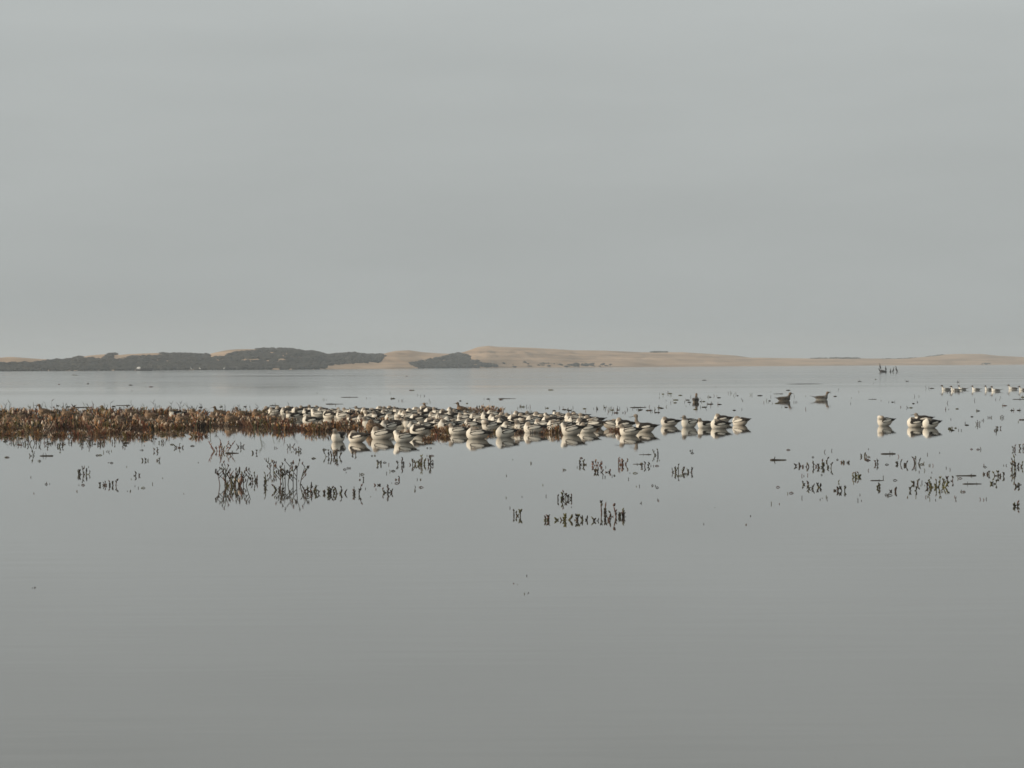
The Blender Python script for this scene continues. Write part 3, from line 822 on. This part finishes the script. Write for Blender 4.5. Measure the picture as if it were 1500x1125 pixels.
def pick(rnd, pal):
    t = sum(w for _, w in pal); r = rnd.uniform(0, t)
    for c, w in pal:
        r -= w
        if r <= 0: break
    k = rnd.uniform(0.8, 1.2)
    return (c[0] * k, c[1] * k, c[2] * k)

def shoot(rnd, p0, h, lean, r, c, knob=True, n=5):
    """a jointed upright shoot: swollen segments, narrow joints"""
    pts, rad = [], []
    curve = Vector((rnd.uniform(-1, 1), rnd.uniform(-1, 1), 0)) * 0.13 * h
    for i in range(n + 1):
        t = i / n
        pts.append(Vector(p0) + Vector((lean[0] * t, lean[1] * t, h * t)) + curve * (t * t))
        rad.append(r * (1 - 0.35 * t) * (0.72 if (knob and i % 2 == 0) else 1.12))
    rad[-1] *= 0.6
    return pts, rad, c

def bed_clump(w, h, nshoots, pal, seed, fat=1.0):
    """dense cushion of jointed stems, radius w/2, with patches of one colour and swollen or withered heads"""
    rnd = random.Random(seed)
    stems, shoots = [], []
    tufts = [(rnd.uniform(-.5, .5) * w, rnd.uniform(-.5, .5) * w, pick(rnd, pal), rnd.uniform(0.55, 1.1)) for _ in range(9)]
    for i in range(nshoots):
        a = rnd.uniform(0, 6.283); q = math.sqrt(rnd.random())
        x, y = math.cos(a) * q * w * 0.5, math.sin(a) * q * w * 0.5
        tf = min(tufts, key=lambda t: (t[0] - x) ** 2 + (t[1] - y) ** 2)
        hh = h * (1 - 0.35 * q * q) * rnd.uniform(0.6, 1.05) * tf[3]
        k = rnd.uniform(0.7, 1.3)
        c = tuple(v * k for v in tf[2]) if rnd.random() < 0.7 else pick(rnd, pal)
        lean = (math.cos(a) * q * w * 0.28 + rnd.uniform(-.04, .04), math.sin(a) * q * w * 0.28)
        r = rnd.uniform(0.007, 0.016) * fat
        if rnd.random() < 0.05: hh *= 1.4; r *= 0.7
        s = shoot(rnd, (x, y, -0.04), hh + 0.04, lean, r, c, n=5)
        stems.append(s)
        if rnd.random() < 0.22:
            e = s[0][-1]; k_ = rnd.uniform(0.014, 0.030) * fat
            stems.append(([e - Vector((0, 0, k_)), e, e + Vector((rnd.uniform(-.5, .5) * k_, 0, k_ * 1.6))], [k_ * 0.5, k_ * 0.8, k_ * 0.3],
                          rnd.choice([(0.55, 0.44, 0.34), (0.48, 0.36, 0.25), (0.045, 0.045, 0.03), (0.34, 0.17, 0.07), (0.05, 0.035, 0.025)])))
        for k in range(rnd.randint(2, 4)):
            j = rnd.randint(1, 4)
            b0 = s[0][j]
            l = hh * rnd.uniform(0.25, 0.5)
            aa = rnd.uniform(0, 6.283)
            kk = rnd.uniform(0.6, 1.3)
            shoots.append(shoot(rnd, b0, l, (math.cos(aa) * l * 0.7, math.sin(aa) * l * 0.7), r * rnd.uniform(0.7, 1.0), tuple(v * kk for v in c), n=3))
    return stems, shoots

def sprig(w, h, pal, seed, dense=1.0):
    """a little candelabra: splayed jointed stalks crowded with short upward side shoots"""
    rnd = random.Random(seed)
    stems, shoots = [], []
    n = max(1, int(round(1 + dense * w / 0.032)))
    for i in range(n):
        f = 0.0 if n == 1 else (i / (n - 1) - 0.5)
        x = f * w * 0.55 + rnd.uniform(-.12, .12) * w; y = rnd.uniform(-0.4, 0.4) * max(w, 0.05)
        hh = h * (1.0 if i == n // 2 else rnd.uniform(0.35, 0.95))
        s = shoot(rnd, (x, y, -0.05), hh + 0.05, (f * w * 0.8 + rnd.uniform(-.3, .3) * hh, rnd.uniform(-.2, .2) * hh), rnd.uniform(0.0056, 0.0085), pick(rnd, pal), n=6)
        stems.append(s)
        for k in range(rnd.randint(4, 8)):
            j = rnd.randint(1, 6)
            l = max(0.018, hh * rnd.uniform(0.12, 0.28))
            aa = rnd.choice((0, math.pi)) + rnd.uniform(-0.9, 0.9)
            sp = rnd.uniform(0.3, 1.1)
            shoots.append(shoot(rnd, s[0][j], l, (math.cos(aa) * l * sp, math.sin(aa) * l * sp), rnd.uniform(0.0060, 0.0110), pick(rnd, pal), n=3))
    return stems, shoots

def branchy(w, h, pal, seed, stalks=3):
    """taller open plant: thin forking stalks ending in seed heads"""
    rnd = random.Random(seed)
    stems, shoots = [], []
    for i in range(stalks):
        x = (i + 0.5) / stalks * w - w / 2 + rnd.uniform(-.1, .1) * w
        hh = h * rnd.uniform(0.75, 1.0)
        s = shoot(rnd, (x * 0.6, rnd.uniform(-.05, .05), -0.05), hh + 0.05, (x * 0.6 + rnd.uniform(-.1, .1) * hh, rnd.uniform(-.15, .15) * hh), 0.0045, pick(rnd, pal), False, n=7)
        stems.append(s)
        for k in range(rnd.randint(4, 7)):
            j = rnd.randint(3, 7)
            l = hh * rnd.uniform(0.15, 0.38)
            sg = rnd.choice((-1, 1))
            tw = shoot(rnd, s[0][j], l, (sg * l * rnd.uniform(0.4, 1.1), rnd.uniform(-.4, .4) * l), 0.0038, pick(rnd, pal), False, n=3)
            shoots.append(tw)
            e = tw[0][-1]
            shoots.append(([e - Vector((0, 0, 0.008)), e + Vector((rnd.uniform(-.006, .006), 0, 0.006)), e + Vector((rnd.uniform(-.01, .01), 0, 0.022))], [0.004, 0.0085, 0.003], pick(rnd, pal)))
    return stems, shoots

def plant_parts(stems, shoots, sides=4):
    out = []
    for nm, pa in (('stems', stems), ('shoots', shoots)):
        if not pa: continue
        V, F, C = tube_mesh(pa, sides)
        me = make_mesh('glasswort_' + nm, V, F, M_WEED, C)
        me['pieces'] = len(pa)
        out.append((nm, me))
    return out

# --- the brown bed: rows of clumps, copies of a set of cushions
random.seed(33)
BED = []
for i in range(12):
    pal = [PAL_BED, PAL_BED, PAL_RED, PAL_STRAW, PAL_BED, PAL_BED][i % 6]
    look = ['brown', 'mixed brown', 'reddish brown', 'straw tinted', 'brown', 'mixed brown'][i % 6]
    w = random.uniform(0.36, 0.5); h = random.uniform(0.17, 0.25)
    BED.append((plant_parts(*bed_clump(w, h, 58, pal, 100 + i)), look))
def row(name, pts, label):
    pts = sorted(pts)
    for i, (x, y, s) in enumerate(pts):
        b, look = BED[random.choice([0, 1, 2, 3, 4, 5, 6, 7, 8, 9, 10, 11, 0, 1, 2, 6, 7, 8])]
        p = gp(x, y)
        if x > 388: s *= 0.74
        o = place_tree('glasswort_clump', b, (p.x, p.y, 0), random.uniform(0, 6.28), s * random.choice((0.7, 0.85, 0.95, 1.0, 1.1, 1.25)) * random.uniform(0.93, 1.07))
        tag(o, label.format(look=look, ord=ORD[i]), 'glasswort', 'brown glasswort clumps in the weed bed')
def jit(x0, x1, n, yf, s):
    return [(x0 + (x1 - x0) * (i + 0.5) / n + random.uniform(-5, 5), yf(x0 + (x1 - x0) * (i + 0.5) / n) + random.uniform(-3.5, 3.5), s) for i in range(n)]
row('back', jit(-8, 400, 24, lambda x: 609 + (0.6 if x < 40 else 0) + 4 * (x > 300), 0.92), '{look} glasswort clump at the back of the weed bed, {ord} from left')
row('mid', jit(-8, 430, 26, lambda x: 619 + 1.5 * (x > 400), 0.95), '{look} glasswort clump midway in the weed bed, {ord} from left')
row('front', jit(-8, 300, 17, lambda x: 629 - 2.5 * (x < 30), 0.92), '{look} glasswort clump at the front of the weed bed, {ord} from left')
row('front2', jit(300, 492, 11, lambda x: 623 + 6 * (x > 400), 0.85), '{look} glasswort clump along the bed edge left of the flock, {ord} along')
row('fringe', jit(0, 300, 12, lambda x: 637, 0.5), 'small {look} glasswort tuft off the front of the weed bed, {ord} from left')
row('under', [(446, 629, .8), (470, 631, .85), (490, 627, .9), (505, 624, .9), (518, 631, .8), (540, 636, .75), (533, 622, .9), (553, 626, .8), (580, 625, .8), (585, 637, .6), (628, 644, .62), (640, 640, .75), (652, 642, .68),
              (645, 632, .9), (660, 634, .8), (690, 632, .7), (716, 636, .55), (757, 634, .6), (782, 634, .7), (797, 636, .62), (811, 634, .75), (820, 625, .6), (812, 626, .8), (900, 631, .55), (908, 633, .5), (512, 615, .8), (527, 612, .8), (561, 620, .8), (590, 619, .75), (600, 636, .6), (625, 629, .8), (643, 620, .8), (664, 618, .8), (676, 630, .7), (694, 622, .7), (712, 622, .7), (730, 634, .55), (748, 629, .7), (765, 626, .7), (790, 625, .7), (846, 631, .6), (870, 629, .5)],
    '{look} glasswort growing between the flock avocets, {ord} from left')
p = gp(711, 602)
cl = empty('glasswort_clump', (p.x, p.y, 0))
for nm, me in plant_parts(*bed_clump(0.75, 0.13, 80, PAL_RED, 400)):
    mobj(nm, me, cl)
tag(cl, 'low reddish glasswort clump standing alone behind the flock', 'glasswort')

# --- sprigs standing in open water: (x, waterline y, width px, height px, kind)
SPR = [
 (123, 695, 16, 12, 's'), (150, 711, 6, 3, 's'), (159, 711, 5, 6, 's'), (168, 711, 7, 8, 's'), (198, 697, 2, 5, 's'), (203, 697, 2, 5, 's'), (213, 675, 6, 3, 's'),
 (232, 675, 4, 7, 's'), (228, 661, 5, 5, 's'), (47, 668, 4, 9, 's'), (262, 656, 10, 6, 's'), (236, 649, 5, 4, 's'), (18, 647, 6, 8, 's'), (40, 651, 8, 8, 's'), (54, 650, 5, 9, 's'), (71, 651, 6, 8, 's'), (88, 654, 8, 9, 's'), (103, 649, 5, 7, 's'), (122, 650, 9, 8, 's'), (133, 649, 5, 7, 's'), (147, 651, 6, 6, 's'), (166, 649, 4, 7, 's'), (183, 651, 5, 7, 's'),
 (322, 661, 24, 17, 'r'), (352, 655, 7, 7, 's'), (372, 664, 4, 4, 's'),
 (327, 711, 22, 33, 'b'), (345, 712, 34, 22, 'R'), (354, 711, 26, 24, 'b'), (374, 705, 13, 13, 's'), (388, 711, 6, 20, 's'), (398, 690, 14, 16, 'b'), (416, 710, 24, 38, 'b'), (434, 710, 22, 30, 'b'), (408, 718, 10, 9, 's'),
 (453, 720, 14, 13, 's'), (463, 723, 10, 8, 's'), (480, 723, 10, 12, 's'), (496, 723, 14, 10, 's'), (522, 724, 6, 14, 's'), (553, 711, 5, 3, 's'), (567, 722, 10, 11, 's'), (530, 703, 4, 3, 's'), (583, 703, 4, 4, 's'),
 (480, 669, 5, 10, 's'), (491, 670, 14, 12, 's'), (519, 666, 4, 5, 's'), (556, 680, 3, 6, 's'), (588, 681, 8, 11, 's'), (605, 681, 7, 8, 's'), (615, 680, 14, 13, 'o'), (630, 680, 8, 13, 's'), (437, 661, 8, 6, 's'), (425, 655, 8, 6, 's'),
 (854, 681, 8, 7, 's'), (873, 682, 12, 8, 'r'), (877, 692, 10, 3, 's'), (891, 692, 5, 3, 's'), (911, 681, 12, 11, 'r'), (945, 683, 9, 6, 's'), (963, 667, 5, 9, 's'), (992, 692, 15, 12, 's'), (1010, 692, 5, 9, 's'),
 (820, 732, 4, 13, 's'), (827, 731, 4, 7, 's'), (835, 731, 4, 6, 's'), (753, 755, 2, 7, 's'), (761, 756, 5, 8, 's'), (801, 762, 5, 9, 's'), (829, 762, 26, 8, 'o'), (853, 762, 12, 9, 's'), (872, 763, 5, 5, 's'),
 (885, 751, 9, 18, 's'), (903, 757, 12, 18, 's'), (912, 757, 6, 11, 's'), (889, 762, 5, 8, 's'),
 (1170, 683, 6, 4, 's'), (1179, 684, 6, 8, 's'), (1191, 684, 10, 8, 's'), (1203, 685, 8, 8, 's'), (1208, 677, 6, 9, 's'), (1215, 686, 5, 8, 's'), (1238, 678, 8, 4, 's'), (1264, 669, 4, 5, 's'), (1285, 680, 5, 10, 's'),
 (1316, 680, 4, 6, 's'), (1325, 682, 3, 6, 's'), (1342, 679, 8, 10, 's'), (1181, 710, 6, 6, 's'), (1187, 716, 6, 8, 's'), (1200, 714, 3, 7, 's'), (1225, 719, 5, 4, 's'), (1236, 719, 4, 6, 's'), (1256, 699, 10, 7, 'o'),
 (1288, 715, 4, 6, 's'), (1309, 720, 6, 5, 's'), (1338, 719, 8, 5, 's'), (1342, 709, 6, 6, 's'), (1375, 714, 24, 15, 'o'), (1360, 713, 6, 8, 's'), (1389, 705, 10, 6, 's'), (1446, 695, 8, 4, 's'), (1460, 697, 6, 9, 's'), (1468, 698, 4, 7, 's'),
 (1485, 688, 7, 20, 's'), (1493, 684, 6, 10, 's'), (1486, 659, 4, 7, 's'), (1497, 657, 5, 6, 's'), (1456, 709, 4, 7, 's'), (1488, 742, 5, 7, 's'), (1491, 713, 5, 6, 's'), (1459, 631, 3, 6, 's'), (1433, 622, 5, 6, 's'), (1464, 628, 4, 4, 's'), (1450, 612, 5, 3, 's'), (1468, 612, 5, 3, 's')]
ZONES = [(0, 300, 'open water below the weed bed'), (300, 470, 'water below the weed bed edge'), (470, 700, 'open water below the left flock end'),
         (700, 1100, 'open water below the right flock end'), (1100, 1300, 'open water below the lone avocet'), (1300, 1600, 'water in the lower right corner area')]
for z0, z1, zn in ZONES:
    zs = sorted([s for s in SPR if z0 <= s[0] < z1])
    for i, (x, y, w, h, k) in enumerate(zs):
        p = gp(x, y)
        mpp = p.y / FPX
        sd = int(x * 7 + y)
        W, Hh = w * mpp * 0.92, h * mpp * 0.88
        if k == 'b': st, look, nm = branchy(W, Hh, PAL_TWIG, sd, max(2, int(w / 6))), 'tall branching dark sprig', 'glasswort_sprig'
        elif k == 'R': st, look, nm = bed_clump(W, Hh, 16, PAL_TWIG + PAL_RED, sd, 0.62), 'bushy reddish brown sprig', 'glasswort_sprig'
        elif k == 'r': st, look, nm = sprig(W, Hh, PAL_RED, sd, 1.4), 'reddish brown sprig', 'glasswort_sprig'
        elif k == 'o': st, look, nm = sprig(W, Hh, PAL_OLIVE, sd, 1.6), 'olive green sprig', 'glasswort_sprig'
        else: st, look, nm = sprig(W, Hh, PAL_TWIG, sd), 'tiny dark sprig' if h < 9 else 'dark upright sprig', 'glasswort_sprig'
        o = empty('glasswort_sprig', (p.x, p.y, 0))
        for pn, me in plant_parts(*st):
            mobj(pn, me, o)
        tag(o, f'{look} in {zn}, {ORD[i]} from left', 'glasswort', 'glasswort sprigs in open water')

# --- floating sticks
STICKS = [(1140, 674, 24, 'thick dark floating stick left of the right hand sprigs'), (1301, 665, 22, 'dark floating stick below the right trio of avocets'),
          (743, 584, 26, 'thin floating stick far behind the flock centre'), (512, 582, 26, 'thin floating stick behind the flock left half'), (490, 592, 26, 'thin floating stick just above the back avocets at left'),
          (68, 668, 20, 'floating stick in open water below the weed bed left end'), (340, 664, 20, 'floating stick beside the reddish sprig below the weed bed'), (1492, 585, 18, 'floating stick at the right edge under the far ducks'),
          (122, 597, 28, 'thin floating stick behind the weed bed at far left'), (180, 594, 22, 'thin floating stick behind the weed bed left of centre'), (402, 594, 14, 'short floating stick behind the weed bed right end'),
          (1278, 585, 12, 'short floating stick right of the swimming ducks'), (935, 597, 24, 'floating twig right behind the flock gap'), (1140, 577, 14, 'short floating stick behind the left swimming duck'),
          (1180, 562.5, 60, 'long thin floating weed line beyond the swimming ducks'), (1415, 697, 30, 'floating twig among the lower right sprigs, upper of two'), (1424, 709, 28, 'floating twig among the lower right sprigs, lower of two'),
          (935, 680, 16, 'floating twig below the four avocets past the gap'), (1285, 704, 20, 'thin floating twig below the dark stick'), (945, 666, 18, 'short floating twig just below the raised headed avocet')]
for i, (x, y, L, lb) in enumerate(STICKS):
    p = gp(x, y)
    Lm = L * p.y / FPX
    V, F, C = tube_mesh(log_mesh(Lm, min(0.022, Lm * 0.06) * (1.0 if i < 2 or i in (5, 6) else 0.62), (0.06, 0.05, 0.04), 0.03, 2, i * 3 + 1), 6)
    o = mobj('floating_stick', make_mesh('floating_stick', V, F, M_WOOD, C))
    o.location = (p.x, p.y, 0)
    o.rotation_euler = (0, 0, random.uniform(-0.06, 0.06) + (math.pi if i % 2 else 0))
    tag(o, lb, 'stick', 'sticks floating on the bay')

# --- countless specks of weed poking through
def specks():
    rnd = random.Random(77)
    st = []
    zones = [(0, 260, 638, 652, 60, 6), (40, 440, 594, 604, 60, 5), (440, 760, 576, 600, 26, 3), (740, 980, 596, 606, 50, 4), (960, 1180, 576, 602, 46, 4),
             (1120, 1340, 555, 600, 26, 3), (1330, 1500, 556, 630, 26, 4), (740, 1030, 660, 745, 30, 3), (1130, 1500, 655, 740, 70, 4), (0, 300, 645, 725, 30, 3),
             (380, 660, 655, 730, 34, 3), (0, 1500, 548, 575, 24, 2), (1380, 1420, 626, 632, 6, 3), (20, 60, 855, 895, 2, 2), (740, 800, 830, 875, 3, 2), (1000, 1200, 740, 770, 4, 2)]
    for x0, x1, y0, y1, n, hpx in zones:
        for _ in range(n):
            p = gp(rnd.uniform(x0, x1), rnd.uniform(y0, y1))
            m_ = p.y / FPX
            for q in range(rnd.choice((1, 1, 2, 3))):
                h = hpx * m_ * rnd.uniform(0.3, 1.1)
                o = Vector((p.x + rnd.uniform(-4, 4) * m_, p.y + rnd.uniform(-.1, .1), -0.02))
                if rnd.random() < 0.25 and p.y < 999 and m_ > 0.0062:
                    L = rnd.uniform(2, 7) * m_
                    st.append(([o + Vector((0, 0, 0.024)), o + Vector((L / 2, 0.02, 0.03)), o + Vector((L, 0, 0.022))], [0.5 * m_, 0.7 * m_, 0.3 * m_], pick(rnd, PAL_TWIG)))
                else:
                    st.append(shoot(rnd, o, h + 0.02, (rnd.uniform(-.5, .5) * h, 0), min(0.009, 0.55 * m_ + 0.001), pick(rnd, PAL_TWIG), n=4))
    V, F, C = tube_mesh(st, 4)
    o = mobj('water_weed_specks', make_mesh('water_weed_specks', V, F, M_WEED, C))
    tag(o, 'countless tiny dark weed tips poking out of the calm water', 'weed', None, 'stuff')
specks()

# --- thin dark stalks rising above the weed bed and lying over it
def bed_stalks():
    rnd = random.Random(15)
    st = []
    for _ in range(110):
        p = gp(rnd.uniform(0, 440), rnd.choice((606, 608, 611, 617, 624, 630)) + rnd.uniform(-2, 2))
        h = rnd.uniform(0.16, 0.31)
        c = pick(rnd, PAL_TWIG + [((0.09, 0.10, 0.05), 4)])
        s = shoot(rnd, (p.x, p.y, -0.03), h + 0.03, (rnd.uniform(-.35, .35) * h, 0), rnd.uniform(0.005, 0.009), c, n=5)
        st.append(s)
        for k in range(rnd.randint(1, 4)):
            l = h * rnd.uniform(0.15, 0.35)
            st.append(shoot(rnd, s[0][rnd.randint(2, 5)], l, (rnd.choice((-1, 1)) * l * rnd.uniform(.4, 1.2), 0), 0.006, c, n=3))
    V, F, C = tube_mesh(st, 4)
    tag(mobj('weed_stalks', make_mesh('weed_stalks', V, F, M_WEED, C)), 'thin dark stalks sticking up all over the brown weed bed', 'weed', None, 'stuff')
bed_stalks()

# ------------------------------------------------------------------ hazy air
def build_haze():
    mat = bpy.data.materials.new('haze_air')
    mat.use_nodes = True
    nt = mat.node_tree
    nt.nodes.clear()
    out = nt.nodes.new('ShaderNodeOutputMaterial')
    v = nt.nodes.new('ShaderNodeVolumePrincipled')
    v.inputs['Color'].default_value = (0.77, 0.84, 0.90, 1)
    v.inputs['Density'].default_value = 0.00026
    v.inputs['Anisotropy'].default_value = 0.2
    nt.links.new(v.outputs[0], out.inputs['Volume'])
    x, y0, y1, z0, z1 = 3800, -200, 4500, -1.5, 24
    V = [(-x, y0, z0), (x, y0, z0), (x, y1, z0), (-x, y1, z0), (-x, y0, z1), (x, y0, z1), (x, y1, z1), (-x, y1, z1)]
    F = [(0, 3, 2, 1), (4, 5, 6, 7), (0, 1, 5, 4), (1, 2, 6, 5), (2, 3, 7, 6), (3, 0, 4, 7)]
    o = mobj('haze', make_mesh('haze', V, F, mat, smooth=False))
    tag(o, 'pale grey haze over the bay', 'haze', None, 'stuff')
build_haze()
